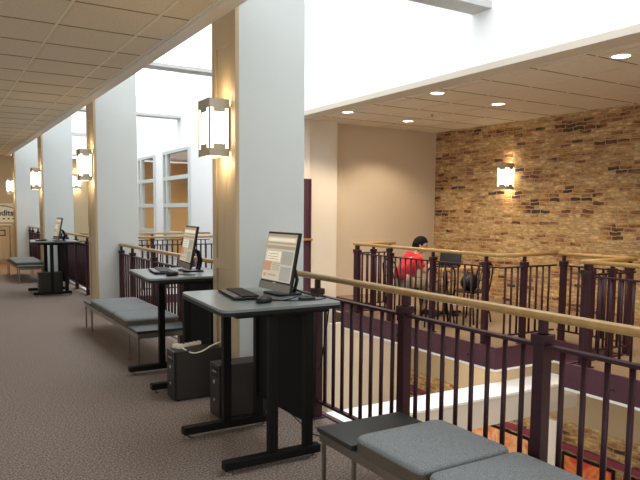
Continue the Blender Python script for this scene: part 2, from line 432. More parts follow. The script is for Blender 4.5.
# column fins with a tan clad end
for i, y in enumerate(YC):
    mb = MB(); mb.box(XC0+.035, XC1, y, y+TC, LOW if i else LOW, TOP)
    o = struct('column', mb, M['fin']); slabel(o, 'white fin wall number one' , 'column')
    names = ['white fin column behind the viewer', 'large white fin column behind the nearest workstation', 'white fin column at the end of the cushioned bench against the rail', 'white fin column behind the most distant workstation', 'farthest white fin column beside the maple cabinets']
    o['label'] = names[i]
    mb = MB(); x0 = XC0; x1 = XC0+.035; yy0, yy1 = y-.004, y+TC+.004
    mb.box(x0+.016, x1, yy0, yy1, 0, CEIL)
    mb.box(x0, x0+.016, yy0, yy0+.085, 0, CEIL); mb.box(x0, x0+.016, yy1-.085, yy1, 0, CEIL)
    for z0, z1 in ((0, .16), (1.08, 1.17), (2.93, CEIL)):
        mb.box(x0, x0+.016, yy0+.085, yy1-.085, z0, z1)
    c = mb.build('column_cladding', M['tan'], parent=o, bevel=.003)

# cross beams low in the well and the skylight beams
for i, y in enumerate(YC):
    x1 = NX-.03 if i == 1 else XE
    o = struct('beam_cross', MB().box(2.60, x1, y+.02, y+TC-.06, -.72, -.425), M['crossb']); 
    slabel(o, ['beige cross beam under the rail behind the viewer','beige cross beam spanning the well level with the floors, nearest','beige cross beam spanning the well, second','beige cross beam spanning the well, third','beige cross beam spanning the well, farthest'][i], 'beam')
    MB().box(2.60, x1, y+.01, y+TC-.06, -.425, -.40).build('beam_lit_top', M['white'], parent=o)  # white colour stands for skylight falling on the beam's top face
for i, y in enumerate((5.36, 10.53, 15.70)):
    zb = (3.85, 3.91, 3.86)[i]
    o = struct('beam_skylight', MB().box(XC0+.02, XE, y, y+.30, zb, zb+(.08, .055, .06)[i]), M['beam'])
    slabel(o, ['grey skylight beam overhead, nearest', 'grey skylight beam seen left of the tan column end', 'grey skylight beam farthest along the well'][i], 'beam')
slabel(struct('beam_skylight', MB().box(XC0+.02, XE, YB-.72, YB-.70, 3.84, 3.93), M['beam']), 'grey beam against the far end wall', 'beam')

# bridge across the well beyond the second fin
slabel(struct('floor_bridge', MB().box(2.6, XE, 11.75, 13.9, -.13, 0), M['marble']), 'bridge floor crossing the well', 'floor')
slabel(struct('trim_bridge_fascia', MB().box(2.6, XE, 11.71, 11.75, -.14, .02), M['fascia']), 'aubergine fascia of the bridge', 'trim')

# lower storey
slabel(struct('floor_lower', MB().box(2.4, 9.2, -3, YB, LOW-.1, LOW), M['marble']), 'pale floor of the lower storey', 'floor')
slabel(struct('wall_lower_left', MB().box(2.3, 2.4, -3, YB, LOW, -.30), M['offw']), 'cream wall below the corridor', 'wall')
WX = 7.2
slabel(struct('wall_lower_right', MB().box(WX, WX+.1, -3, 10.02, -1.17, -.25), M['lowtan']), 'tan painted upper part of the lower wall', 'wall')
slabel(struct('wall_lower_brick', MB().box(WX, WX+.1, -3, 10.02, LOW, -1.17), M['brick']), 'brick part of the lower wall', 'wall')
slabel(struct('wall_lower_return', MB().box(5.62, WX, 8.9, 9.0, LOW, -.26), M['offw']), 'cream lower wall under the landing end', 'wall')
slabel(struct('wall_lower_end', MB().box(2.4, XE, 10.06, 10.16, LOW, -.75), M['offw']), 'cream end wall of the lower storey under the cross beam', 'wall')
slabel(struct('trim_lower_band', MB().box(WX-.03, WX, -3, 5.59, -1.56, -1.48).box(WX-.03, WX, 5.98, 9.9, -1.56, -1.48), M['magenta']), 'dark magenta band along the lower brick wall', 'trim')
slabel(struct('column_lower_pilaster', MB().box(WX-.07, WX, 5.60, 5.97, LOW, -1.2), M['white']), 'narrow white pilaster on the lower brick wall', 'pilaster')
murals = [((6.06, 7.5), [(.45,.12,.05),(.75,.30,.12),(.85,.50,.30),(.55,.12,.06)], 'orange and red abstract painting left of the white pilaster, seen below'),
          ((4.75, 5.52), [(.55,.02,.03),(.75,.06,.04),(.85,.30,.06),(.45,.03,.05)], 'crimson abstract painting right of the white pilaster, seen below'),
          ((3.2, 4.62), [(.12,.13,.03),(.28,.26,.06),(.42,.36,.10),(.10,.08,.03)], 'olive abstract painting at the lower right of the brick wall')]
for k, ((a, b), cols, lab) in enumerate(murals):
    r = thing('painting', lab, 'painting', (WX-.015, (a+b)/2, -2.5), 0, 'paintings on the lower brick wall')
    h = (b-a)/2
    MB().box(-.008, .012, -h+.03, h-.03, -.87, .87).build('canvas', mural_mat('mural_%d' % k, cols, 3.1*k+1), parent=r)
    f = MB(); f.box(-.02, .014, -h, -h+.03, -.9, .9); f.box(-.02, .014, h-.03, h, -.9, .9); f.box(-.02, .014, -h+.03, h-.03, .87, .9); f.box(-.02, .014, -h+.03, h-.03, -.9, -.87)
    f.build('picture_frame', M['blackmetal'], parent=r)

# ------------------------------------------------------------------ railings
def railing(label, p0, p1, posts, group='railings around the light well', woodm='rail', h0=0., h1=0., sp=.1167, kick=False):
    p0 = Vector((*p0, 0)); p1 = Vector((*p1, 0)); d = (p1-p0); L = d.length; a = math.atan2(d.y, d.x)
    r = thing('railing', label, 'railing', p0, a, group)
    # wood handrail, rounded section
    path = [(-h0, 0, 1.088), (L*.5, 0, 1.088), (L+h1, 0, 1.088)]
    mb = MB(); n = 14
    prof = lambda an: (abs(cos(an))**.7*(1 if cos(an) > 0 else -1)*.82, abs(sin(an))**.7*(1 if sin(an) > 0 else -1)*1.12)
    mb.tube(path, .027, n, prof=prof)
    mb.build('handrail', M['rail'] if abs(d.x) < abs(d.y) else M['railx'], parent=r)
    MB().box(0, L, -.022, .022, .935, .953).build('top_rail', M['purple'], parent=r, bevel=.003)
    MB().box(0, L, -.018, .018, .125, .145).build('bottom_rail', M['purple'], parent=r, bevel=.003)
    for t in posts:
        mb = MB(); mb.box(t-.032, t+.032, -.032, .032, 0, 1.0); mb.box(t-.041, t+.041, -.041, .041, .955, 1.0)
        mb.box(t-.018, t+.018, -.018, .018, 1.0, 1.066); mb.box(t-.05, t+.05, -.05, .05, 0, .012)
        mb.build('post', M['purple'], parent=r, bevel=.003, seg=1)
    edges = sorted(set([0.] + list(posts) + [L])); 
    for u, v in zip(edges[:-1], edges[1:]):
        n = round((v-u)/sp)
        for k in range(1, n):
            t = u+(v-u)*k/n
            MB().tube([(t, 0, .145), (t, 0, .935)], .0138, 8).build('baluster', M['purple'], parent=r)
    return r
RX = 2.50
def yrail(lab, x, y0, y1, posts, **k): return railing(lab, (x, y0), (x, y1), [p-y0 for p in posts], **k)
yrail('near railing with oak handrail behind the foreground cushioned bench', RX, 0.25, 4.85, [1.01, 2.06, 3.11, 4.16, 4.80])
o = yrail('railing with oak handrail behind the bench between the two nearest white fins', RX, 5.38, 10.02, [6.20, 7.25, 8.30, 9.35, 9.97]); o.scale.z = .97
yrail('railing behind the most distant workstation, before the third white fin', RX, 10.55, 15.19, [11.4, 12.45, 13.5, 14.52, 15.14])
yrail('short stretch of railing behind the farthest bench', RX, 15.72, 20.36, [16.6, 17.65, 18.7, 19.7, 20.3])
AX = 5.68; A2 = 5.76
yrail('landing railing in front of the seated person', AX, 5.38, 8.32, [5.55, 6.5, 7.42, 8.24], h0=.0)
railing('short return of landing railing right of the seated person', (AX, 5.34), (6.66, 5.34), [.42], h0=.03)
yrail('recessed short railing against the brick wall backdrop', 6.69, 4.32, 5.30, [4.36, 5.24])
railing('short return of railing closing the right side of the landing notch', (A2, 4.28), (6.66, 4.28), [.06, .5], h0=.0)
yrail('landing railing at the right edge toward the brick wall', A2, 0.2, 4.24, [1.0, 2.05, 3.1, 4.18])
railing('short return of landing railing beside the beige end wall', (AX, 8.36), (6.42, 8.36), [.05, .38, .70], h1=.06)
railing('front railing of the distant bridge across the light well', (2.62, 11.80), (5.43, 11.80), [.5, 1.5, 2.4])
railing('rear railing of the distant bridge across the light well', (2.62, 13.80), (5.43, 13.80), [.5, 1.5, 2.4])
railing('railing stub against the tall aubergine door post', (4.6, 9.93), (5.68, 9.93), [.04], h1=.16)

# ------------------------------------------------------------------ workstations
def make_desk():
    r = thing('computer_desk', '', 'desk', (0,0,0), 0, 'standing computer desks along the railing')
    # local: x across 0..0.86, y along 0..1.08
    mb = MB(); mb.prism(desk_outline(), .984, 1.0); top = mb.build('tabletop', M['desktop'], parent=r)
    MB().prism(desk_outline(.002), .962, .984).build('edge_band', M['black'], parent=top)
    for y in (.055, .775):
        mb = MB()
        mb.box(.02, .68, y-.034, y+.034, .032, .085)
        mb.build('foot', M['blackmetal'], parent=r, bevel=.006)
        for x in (.345, .595):
            MB().box(x-.03, x+.03, y-.024, y+.024, .085, .945).build('leg', M['blackmetal'], parent=r, bevel=.004)
        MB().box(.10, .74, y-.022, y+.022, .942, .962).build('bracket', M['blackmetal'], parent=r)
        for x in (.06, .64):
            MB().lathe([(.024, 0), (.024, .008), (.008, .012), (.008, .034)], (x, y, 0), 12).build('levelling_foot', M['chrome'], parent=r)
    MB().box(.588, .604, .08, .75, .23, .94).build('modesty_panel', M['mesh'], parent=r, bevel=.002)
    MB().box(.30, .52, .09, .74, .93, .95).build('keyboard_tray_runner', M['blackmetal'], parent=r)
    return r
desk = make_desk()
desk['label'] = 'nearest grey-topped black standing computer desk, in front of the large white fin'
desk.location = (1.43, 3.43, 0)
d2 = copy_tree(desk); d2.location = (1.57, 5.37, 0); d2['label'] = 'black standing computer desk in the middle, between nearest desk and long cushioned bench'
d3 = copy_tree(desk); d3.location = (1.56, 12.55, 0); d3['label'] = 'most distant black standing computer desk, beyond the second white fin'
DESKS = [(1.48, 3.53), (1.60, 5.38), (1.58, 12.75)]
where = ['on the nearest desk', 'on the middle desk', 'on the most distant desk']

def make_monitor():
    r = thing('computer_monitor', '', 'monitor', (0,0,0), 0, 'computer monitors on the standing desks')
    # faces -x locally, tilted back
    W, Hh = .445, .41
    T = Matrix.Translation((0, 0, .03)) @ Matrix.Rotation(radians(11), 4, 'Y')
    mb = MB(); mb.box(0, .022, -W/2, W/2, 0, Hh, T); hs = mb.build('housing', M['plastic'], parent=r, bevel=.006)
    MB().box(-.006, .0, -W/2+.003, W/2-.003, 0.0, .052, T).build('chin', M['chinm'], parent=r)
    mb = MB()
    mb.box(-.004, -.002, -W/2+.016, W/2-.016, .066, Hh-.016, T)
    def patch(u0, u1, v0, v1, mi, d=.0012):
        # u from left edge seen by the user (+y side) , v from top
        mb.cur = mi
        y0 = W/2-.016-u1*(W-.032); y1 = W/2-.016-u0*(W-.032); z1 = Hh-.016-v0*(Hh-.082); z0 = Hh-.016-v1*(Hh-.082)
        mb.box(-.004-d, -.004, y0, y1, z0, z1, T)
    patch(0, 1, .0, .06, 1); patch(.05, .95, .09, .15, 4); patch(0, 1, .18, .21, 1); patch(0, 1, .25, .32, 1)
    patch(.08, .55, .38, .58, 4); patch(.60, .97, .36, .64, 3); patch(0, .28, .60, .80, 2); patch(.62, .97, .68, .98, 3)
    for k in range(5): patch(.32, .58, .62+.035*k, .635+.035*k, 1)
    patch(.06, .14, .86, .93, 2); patch(.2, .5, .87, .90, 1); patch(.12, .5, .42, .44, 1, .002); patch(.12, .48, .48, .50, 1, .002); patch(.12, .5, .53, .55, 1, .002)
    for k in range(6): patch(.66+.04*k, .68+.04*k, .40+.03*(k%3), .56-.02*(k%2), 1, .002)
    mb.build('screen', [M['screen'], M['s_dark'], M['s_red'], M['s_grey'], M['s_light']], parent=r)
    MB().box(-.008, -.005, -.02, .02, .05, .058, T).build('badge', M['silver'], parent=r)
    mb = MB(); mb.prism(rrect(-.03, .17, -.12, .12, .03), 0, .014)
    mb.build('stand_base', M['plastic'], parent=r, bevel=.003)
    p = T @ Vector((.05, 0, .2))
    mb = MB()
    for s in (-.045, .045):
        mb.tube([(p.x, s*.6, p.z), (p.x+.05, s, p.z-.03), (p.x+.075, s, .10), (p.x+.05, s, .012)], [.012, .013, .013, .012], 8)
    mb.build('stand_arm', M['plastic'], parent=r)
    return r
mon = make_monitor()
mon['label'] = 'monitor showing a beige web page, on the nearest desk'
mz = 1.0
mon.location = (2.03, 3.97, mz); mon.rotation_euler.z = radians(1)
m2 = copy_tree(mon); m2.location = (2.07, 5.93, mz); m2.rotation_euler.z = radians(-6); m2['label'] = 'monitor showing a beige page, on the middle desk beside the tan column end'
m3 = copy_tree(mon); m3.location = (2.0, 12.75, mz); m3.rotation_euler.z = radians(2); m3['label'] = 'small-looking dark monitor on the most distant desk'

def make_keyboard():
    r = thing('keyboard', '', 'keyboard', (0,0,0), 0, 'keyboards on the standing desks')
    pts = []
    for i in range(13):
        y = -.24+.48*i/12; pts.append((-.105+.02*(1-(y/.24)**2), y))
    for i in range(13):
        y = .24-.48*i/12; pts.append((.08+.015*(1-(y/.24)**2)-.0, y))
    pts = pts[::-1]
    b = MB().prism(pts, .004, .020).build('body', M['plastic'], parent=r, bevel=.004)
    mb = MB()
    for row in range(5):
        for k in range(16):
            y = -.218+.0285*k; x = -.045+.023*row
            mb.box(x, x+.019, y, y+.024, .020, .028)
    mb.build('keys', M['black'], parent=r)
    mb = MB(); 
    mb.prism([(-.10, -.2), (-.058, -.2), (-.058, .2), (-.10, .2)], .020, .024); mb.build('palm_rest', M['greyplastic'], parent=r, bevel=.002)
    mb = MB(); mb.box(-.02, .05, -.2, -.19, .0, .006); mb.box(-.02, .05, .19, .2, 0, .006); mb.build('rubber_foot', M['black'], parent=r)
    return r
kb = make_keyboard(); kb['label'] = 'black ergonomic keyboard on the nearest desk'
kb.location = (1.80, 4.01, mz); kb.rotation_euler.z = radians(-10)
def make_mouse():
    r = thing('computer_mouse', '', 'mouse', (0,0,0), 0, 'mice on the standing desks')
    mb = MB()
    mb.ell((0,0,.012), (.055,.030,.024), 18, 10); 
    for i, v in enumerate(mb.v):
        if v[2] < 0.0015: mb.v[i] = (v[0], v[1], .0015)
    mb.build('shell', M['plastic'], parent=r)
    MB().ell((-.012,0,.034), (.007,.003,.006), 10, 6).build('scroll_wheel', M['greyplastic'], parent=r)
    return r
ms = make_mouse(); ms['label'] = 'black mouse beside the keyboard on the nearest desk'
ms.scale = (1.25, 1.25, 1.25); ms.location = (1.79, 3.63, mz); ms.rotation_euler.z = radians(20)
k2 = copy_tree(kb); k2.location = (1.86, 5.93, mz); k2['label'] = 'black keyboard on the middle desk'
k3 = copy_tree(kb); k3.location = (1.80, 13.0, mz); k3['label'] = 'black keyboard on the most distant desk'
s2 = copy_tree(ms); s2.location = (1.83, 5.55, mz); s2['label'] = 'black mouse on the middle desk'
def wire(name, label, pts, r=.0035, m='plastic', group=None):
    c = bpy.data.curves.new(name, 'CURVE'); c.dimensions = '3D'; c.bevel_depth = r; c.bevel_resolution = 2
    s = c.splines.new('NURBS'); s.points.add(len(pts)-1); s.order_u = 3; s.use_endpoint_u = True
    for i, p in enumerate(pts): s.points[i].co = (*p, 1)
    c.materials.append(M[m]); o = to_mesh(bpy.data.objects.new(name, c), name)
    return tag(o, label, 'cable', group)
wire('mouse_cable', 'thin black cord running from the nearest mouse to its monitor', [(1.830,3.660,mz+.014),(1.840,3.710,mz+.004),(1.910,3.650,mz+.004),(2.020,3.690,mz+.004),(2.080,3.770,mz+.004),(2.160,3.810,mz+.004),(2.240,3.710,mz+.004)])
wire('keyboard_cable', 'black cord curling behind the nearest keyboard', [(1.860,4.060,mz+.012),(1.890,3.890,mz+.004),(1.870,3.770,mz+.004),(1.940,3.630,mz+.004),(2.040,3.590,mz+.004),(2.140,3.570,mz+.004),(2.230,3.610,mz+.004)])
wire('mouse_cable', 'thin black cord of the mouse on the middle desk', [(1.870,5.540,mz+.012),(1.920,5.610,mz+.004),(1.960,5.510,mz+.004),(2.040,5.530,mz+.004)])
# small device (card reader) beside monitor
o = MB().box(0,.10,0,.06,0,.018).build('card_reader', M['plastic'], bevel=.004, loc=(2.05,3.60,mz)); tag(o, 'small flat black box beside the nearest monitor', 'card reader')

def make_tower():
    r = thing('computer_tower', '', 'computer', (0,0,0), 0, 'black tower computers under the desks')
    MB().box(.02, .42, 0, .19, .012, .42).build('case', M['tower'], parent=r, bevel=.006)
    MB().box(0, .02, .0, .19, .012, .42).build('front_panel', M['towerf'], parent=r, bevel=.004)
    for z, w in ((.385, .12), (.335, .12)): MB().box(-.003, .0, .035, .035+w, z-.014, z+.014).build('drive_door', M['plastic'], parent=r)
    MB().tube([(-.006,.095,.28),(0,.095,.28)], .016, 14).build('power_button', M['silver'], parent=r)
    MB().box(-.004, 0, .06, .13, .355, .366).build('badge', M['silver'], parent=r)
    MB().tube([(-.005,.095,.14),(0,.095,.14)], .012, 12).build('jack', M['silver'], parent=r)
    mb = MB()
    for x in (.04, .38):
        for y in (.03, .16): mb.box(x-.015, x+.015, y-.012, y+.012, 0, .012)
    mb.build('rubber_foot', M['black'], parent=r)
    return r
tw = make_tower(); tw['label'] = 'black tower computer under the nearest desk against the white fin'
tw.location = (1.82, 4.45, 0)
tw.rotation_euler.z = 0
t2 = copy_tree(tw); t2.location = (1.68, 5.07, 0); t2.rotation_euler.z = 0; t2['label'] = 'black tower computer with a power strip on top, beside the tan column end'
t3 = copy_tree(tw); t3.location = (1.70, 12.80, 0); t3['label'] = 'tower computer under the most distant desk'

# power strip and cables
r = thing('power_strip', 'cream power strip lying on the tower beside the tan column end', 'power strip', (1.74, 5.20, .42), radians(20))
MB().box(0, .05, -.05, .05, 0, .035).box(.05,.26,-.022,.022,0,.03).build('body', M['cream'], parent=r, bevel=.005)
mb = MB()
for k in range(4): mb.box(.07+.045*k, .095+.045*k, -.012, .012, .03, .0315)
mb.build('sockets', M['towerf'], parent=r)
wire('power_cable', 'cream cable sagging over the tower beside the tan column end', [(1.76,5.16,.45),(1.80,5.06,.40),(1.90,5.04,.40),(2.0,5.03,.46),(2.09,5.06,.47)], .006, 'cream')
wire('floor_cable', 'black cable tangle on the carpet under the nearest desk', [(2.14,4.3,.4),(2.2,4.2,.15),(2.3,4.0,.01),(2.25,3.8,.01),(2.38,3.7,.01),(2.33,3.5,.01),(2.42,3.4,.01)], .005)
wire('floor_cable', 'pale cable coiled on the carpet by the nearest rail post', [(2.36,3.95,.006),(2.42,3.8,.006),(2.34,3.66,.006),(2.28,3.75,.006),(2.36,3.88,.006),(2.40,3.55,.006),(2.3,3.4,.006)], .004, 'greyplastic')
wire('monitor_cable', 'black cable dropping from the nearest monitor to the desk edge', [(2.080,3.960,1.12),(2.160,3.860,1.02),(2.240,3.730,mz+.006),(2.295,3.690,mz+.006),(2.302,3.670,.90),(2.240,3.690,.5)], .005)

# ------------------------------------------------------------------ benches
def cushion(parent, x0, x1, y0, y1, z0, z1):
    mb = MB(); n = 10; r = .055
    c = rrect(x0, x1, y0, y1, r, 5)
    cx, cy = (x0+x1)/2, (y0+y1)/2
    rings = [(1.0, z0, 0), (1.0, z1-.03, 0)]
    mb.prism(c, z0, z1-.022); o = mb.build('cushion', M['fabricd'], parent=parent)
    mb = MB(); K = len(c); vs = []
    for s, z in ((1.004, z1-.024), (1.004, z1-.014), (.985, z1-.003), (.95, z1+.003), (.7, z1+.010), (.35, z1+.012)):
        for p in c: vs.append((cx+(p[0]-cx)*s, cy+(p[1]-cy)*s, z))
    fs = [tuple(range(K-1,-1,-1))]
    for i in range(5):
        for k in range(K): fs.append((i*K+k, i*K+(k+1)%K, (i+1)*K+(k+1)%K, (i+1)*K+k))
    fs.append(tuple(5*K+k for k in range(K)))
    mb.add(vs, fs, smooth=True); mb.build('cushion_cover', M['fabric'], parent=o)
def make_bench(label, x0, y0, w, slab, cush, n=3, near_slab=True, group='long cushioned benches along the railing'):
    L = slab*2+cush*n
    r = thing('bench', label, 'bench', (x0, y0, 0), 0, group)
    zt = .37
    MB().box(0, w, 0, slab-.006, zt-.028, zt).build('slate_slab', M['slab'], parent=r, bevel=.003)
    MB().box(0, w, L-slab+.006, L, zt-.028, zt).build('slate_slab', M['slab'], parent=r, bevel=.003)
    mb = MB(); mb.box(.01, .03, .01, L-.01, zt-.078, zt-.029); mb.box(w-.03, w-.01, .01, L-.01, zt-.078, zt-.029)
    for y in (.01, slab-.01, L-slab-.01, L-.03): mb.box(.03, w-.03, y, y+.02, zt-.078, zt-.029)
    mb.box(.03, w-.03, slab+.01, L-slab-.01, zt-.04, zt-.029)
    mb.build('seat_frame', M['chrome'], parent=r)
    for y in (.04, slab-.012, L-slab+.012, L-.04):
        for x in (.022, w-.022):
            MB().box(x-.010, x+.010, y-.010, y+.010, 0, zt-.029).build('leg', M['chrome'], parent=r, bevel=.002)
    for k in range(n):
        cushion(r, -.0, w, slab+cush*k+.012, slab+cush*(k+1)-.012, zt-.028, zt+.060)
    return r
make_bench('foreground bench with blue grey cushions and dark slate end, behind the nearest rail', 1.825, 0.65, .58, .35, .56)
make_bench('cushioned bench between the middle desk and the second white fin', 1.74, 6.38, .58, .40, .60)
make_bench('small-looking cushioned bench beyond the most distant desk', 1.60, 15.0, .56, .38, .56)

# ------------------------------------------------------------------ wall sconces
def make_sconce(w=.24, d=.17, h=.46):
    r = thing('wall_sconce', '', 'wall lamp', (0,0,0), 0, 'nickel wall sconces on the column ends')
    x0 = -d-.01; x1 = -.01; y0, y1 = -w/2, w/2; t = .004
    MB().box(x0+.006, x1-.006, y0+.006, y1-.006, .012, h-.012).build('glass_shade', M['glow'], parent=r)
    # metal cage: top & bottom bands with stepped cutouts, corner and centre strips
    mb = MB()
    def face(horizontal_len, place):
        # place(u0,u1,z0,z1) adds a panel on that face, u in 0..1
        place(0, 1, h-.075, h); place(0, 1, 0, .065)
        place(0, .05, .065, h-.075); place(.95, 1, .065, h-.075)
        place(.20, .80, h-.105, h-.075); place(.20, .80, .065, .10)
        place(.20, .255, .10, .13); place(.745, .80, .10, .13)
    face(w, lambda u0,u1,z0,z1: mb.box(x0-t, x0, y0+(y1-y0)*u0, y0+(y1-y0)*u1, z0, z1))
    face(d, lambda u0,u1,z0,z1: mb.box(x0+(x1-x0)*u0, x0+(x1-x0)*u1, y0-t, y0, z0, z1))
    face(d, lambda u0,u1,z0,z1: mb.box(x0+(x1-x0)*u0, x0+(x1-x0)*u1, y1, y1+t, z0, z1))
    mb.box(x0, x1, y0, y1, h-.006, h)
    mb.build('metal_cage', M['nickel'], parent=r)
    MB().box(-.01, 0, y0+.02, y1-.02, .04, h-.04).build('back_plate', M['nickel'], parent=r)
    return r
sc = make_sconce(); names = ['glowing sconce on the largest tan column end, highest in view', 'glowing sconce on the tan end of the second column', 'glowing sconce on the tan end of the third column', 'small glowing sconce on the farthest column by the cabinets']
lamps = []
for i, y in enumerate(YC[1:]):
    o = sc if i == 0 else copy_tree(sc)
    o.location = (XC0, y+.22, 2.02); o['label'] = names[i]; lamps.append((XC0-.10, y+.22, 2.25, (-1,0)))
b = copy_tree(sc); b.location = (BX, 8.22, 2.0); b['label'] = 'glowing sconce on the brick wall'; b['group'] = 'nickel wall sconces on the column ends'
lamps.append((BX-.1, 8.22, 2.23, (-1,0)))
b = copy_tree(sc); b.location = (4.02, YB, 2.25); b.rotation_euler.z = radians(90); b['label'] = 'sliver of glowing sconce on the tan far wall beside the third fin'
lamps.append((4.02, YB-.1, 2.5, (0,-1)))

# ------------------------------------------------------------------ downlights
def make_can():
    r = thing('downlight', '', 'ceiling light', (0,0,0), 0, 'recessed downlights over the landing')
    mb = MB(); n = 28; vs = []; 
    for rr, z in ((.115, 0), (.115, -.008), (.09, -.006), (.085, -.001)):
        for k in range(n): vs.append((rr*cos(2*pi*k/n), rr*sin(2*pi*k/n), z))
    fs = [(i*n+k, i*n+(k+1)%n, (i+1)*n+(k+1)%n, (i+1)*n+k) for i in range(3) for k in range(n)]
    mb.add(vs, fs, True); mb.build('trim_ring', M['white'], parent=r)
    MB().lathe([(.088, -.0045), (.088, -.0005)], (0,0,0), 24).build('lens', M['canglow'], parent=r)
    return r
can = make_can()
cans = [(6.16, 4.23, 'downlight nearest the right edge, largest in view'), (5.98, 6.84, 'downlight near the light well edge, above the landing notch'),
        (7.32, 7.01, 'downlight nearer the brick wall, above the tables'), (7.35, 9.16, 'downlight in front of the beige end wall'), (5.90, 8.91, 'downlight above the end of the landing railing, leftmost')]
for i, (x, y, lab) in enumerate(cans):
    o = can if i == 0 else copy_tree(can)
    o.location = (x, y, CEIL); o['label'] = lab
r = thing('sprinkler_head', 'tiny sprinkler head between downlights on the landing ceiling', 'sprinkler', (7.2, 8.35, CEIL))
MB().lathe([(.03,0),(.03,-.006),(.01,-.012),(.01,-.035),(.022,-.038),(.022,-.041)], (0,0,0), 14).build('body', M['chrome'], parent=r)

# ------------------------------------------------------------------ cabinets and sign at the end
for k in range(5):
    x0 = 2.08-.62*(k+1)+.60
    r = thing('cabinet', ['maple cabinet half hidden by the farthest white fin', 'maple cabinet left of the one beside the fin', 'maple cabinet third from the fin', 'maple cabinet fourth from the fin', 'maple cabinet fifth from the fin'][k], 'cabinet', (x0, YB-.45, 0), 0, 'maple cabinets along the end wall')
    MB().box(0, .61, .02, .45, .09, 1.10).box(.0,.61,.06,.45,0,.09).build('carcass', M['maple'], parent=r)
    d = MB().box(.008, .602, 0, .02, .10, 1.08).build('door', M['maple'], parent=r, bevel=.004)
    f = MB(); f.box(.14,.50,-.006,0,.80,.83).box(.14,.50,-.006,0,.95,.98).box(.14,.17,-.006,0,.83,.95).box(.47,.50,-.006,0,.83,.95)
    f.build('label_frame', M['tower'], parent=d)
o = MB().box(-1.1, 2.12, YB-.47, YB-.005, 1.10, 1.14).build('countertop', M['offw'], bevel=.004)
tag(o, 'pale countertop over the maple cabinets', 'countertop')
r = thing('wall_sign', 'black lettered sign with a swoosh above the maple cabinets', 'sign', (1.95, YB-.012, 1.46))
MB().box(-.75, .33, 0, .012, -.26, .30).build('sign_panel', M['offw'], parent=r)
def text(s, size, loc, parent, m, name='lettering'):
    c = bpy.data.curves.new(name, 'FONT'); c.body = s; c.size = size; c.extrude = .003; c.align_x = 'RIGHT'; c.offset = .004
    c.materials.append(m); o = to_mesh(bpy.data.objects.new(name, c), name); o.parent = parent
    o.location = loc; o.rotation_euler = (radians(90), 0, 0); return o
text('credits', .235, (.27, -.004, -.06), r, M['black'])
mb = MB(); mb.tube([(-.35+.055*i, -.006, .16+.07*sin(pi*i/11)) for i in range(12)], .009, 6); mb.build('swoosh', M['black'], parent=r)
mb = MB()
for k in range(4): mb.box(-.16+.13*k, -.11+.13*k, -.006, 0, -.18, -.14)
mb.build('small_marks', M['black'], parent=r)

# ------------------------------------------------------------------ table, chairs, laptop, person
r = thing('cafe_table', 'oak topped table on the landing in front of the brick wall', 'table', (6.90, 7.60, 0))
MB().prism(rrect(-.42, .42, -.42, .42, .05), .715, .75).build('tabletop', M['tabletop'], parent=r, bevel=.004)
MB().lathe([(.035, .03), (.035, .715)], (0,0,0), 14).build('pedestal', M['blackmetal'], parent=r)
MB().box(-.32,.32,-.035,.035,0,.03).box(-.035,.035,-.28,-.035,0,.03).box(-.035,.035,.035,.28,0,.03).build('base', M['blackmetal'], parent=r, bevel=.005)
r = thing('laptop', 'open black laptop on the oak table in front of the seated person', 'laptop', (6.80, 7.45, .75), radians(30))
MB().box(-.12, .12, -.17, .17, .0, .022).build('keyboard_deck', M['plastic'], parent=r, bevel=.003)
T = Matrix.Translation((.12, 0, .022)) @ Matrix.Rotation(radians(14), 4, 'Y')
MB().box(0, .012, -.17, .17, 0, .25, T).build('lid', M['plastic'], parent=r, bevel=.003)
MB().box(-.002, 0, -.155, .155, .015, .237, T).build('screen', M['towerf'], parent=r)

def make_chair():
    r = thing('wire_chair', '', 'chair', (0,0,0), 0, 'black metal chairs around the oak table')
    # faces +x ; seat at .45
    MB().prism(rrect(-.20, .20, -.20, .20, .08), .44, .465).build('seat', M['plastic'], parent=r, bevel=.006)
    for sx in (-1, 1):
        for sy in (-1, 1):
            MB().tube([(sx*.16, sy*.16, .44), (sx*.19, sy*.19, .2), (sx*.22, sy*.21, 0)], .011, 8).build('leg', M['blackmetal'], parent=r)
    mb = MB()
    pts = [(-.18, -.19, .45), (-.21, -.20, .60), (-.24, -.19, .76)]
    for i in range(1, 8):
        a = pi*i/8; pts.append((-.25, -.19*cos(a), .76+.13*sin(a)))
    pts += [(-.24, .19, .76), (-.21, .20, .60), (-.18, .19, .45)]
    mb.tube(pts, .011, 8); mb.build('back_frame', M['blackmetal'], parent=r)
    mb = MB()
    for s in (-.11, 0, .11):
        mb.tube([(-.19, s, .455), (-.225, s*.9, .62), (-.245, s*.5, .86)], .006, 6)
    for cy in (-.09, .09):
        mb.tube([(-.225, cy+.06*cos(2*pi*i/12), .70+.08*sin(2*pi*i/12)) for i in range(13)], .006, 6, cap=False)
    mb.build('back_loops', M['blackmetal'], parent=r)
    return r
ch = make_chair(); ch.location = (6.08, 7.62, 0); ch.rotation_euler.z = radians(-6); ch['label'] = 'black metal chair the person in red sits on'
c2 = copy_tree(ch); c2.location = (6.10, 6.88, 0); c2.rotation_euler.z = radians(60); c2['label'] = 'empty black wire-back chair between the person in red and the landing rail'
c3 = copy_tree(ch); c3.location = (6.72, 6.86, 0); c3.rotation_euler.z = radians(100); c3['label'] = 'black metal chair with a dark bag on its seat, before the oak table'
r = thing('bag', 'dark bag resting on the seat of the chair before the oak table', 'bag', (6.72, 6.88, .466))
mb = MB(); mb.ell((0,0,.11), (.15,.12,.13), 16, 10)
for i, v in enumerate(mb.v):
    mb.v[i] = (v[0], v[1], max(v[2], .0) if v[2] > .03 else 0.0)
mb.build('bag_body', M['plastic'], parent=r)
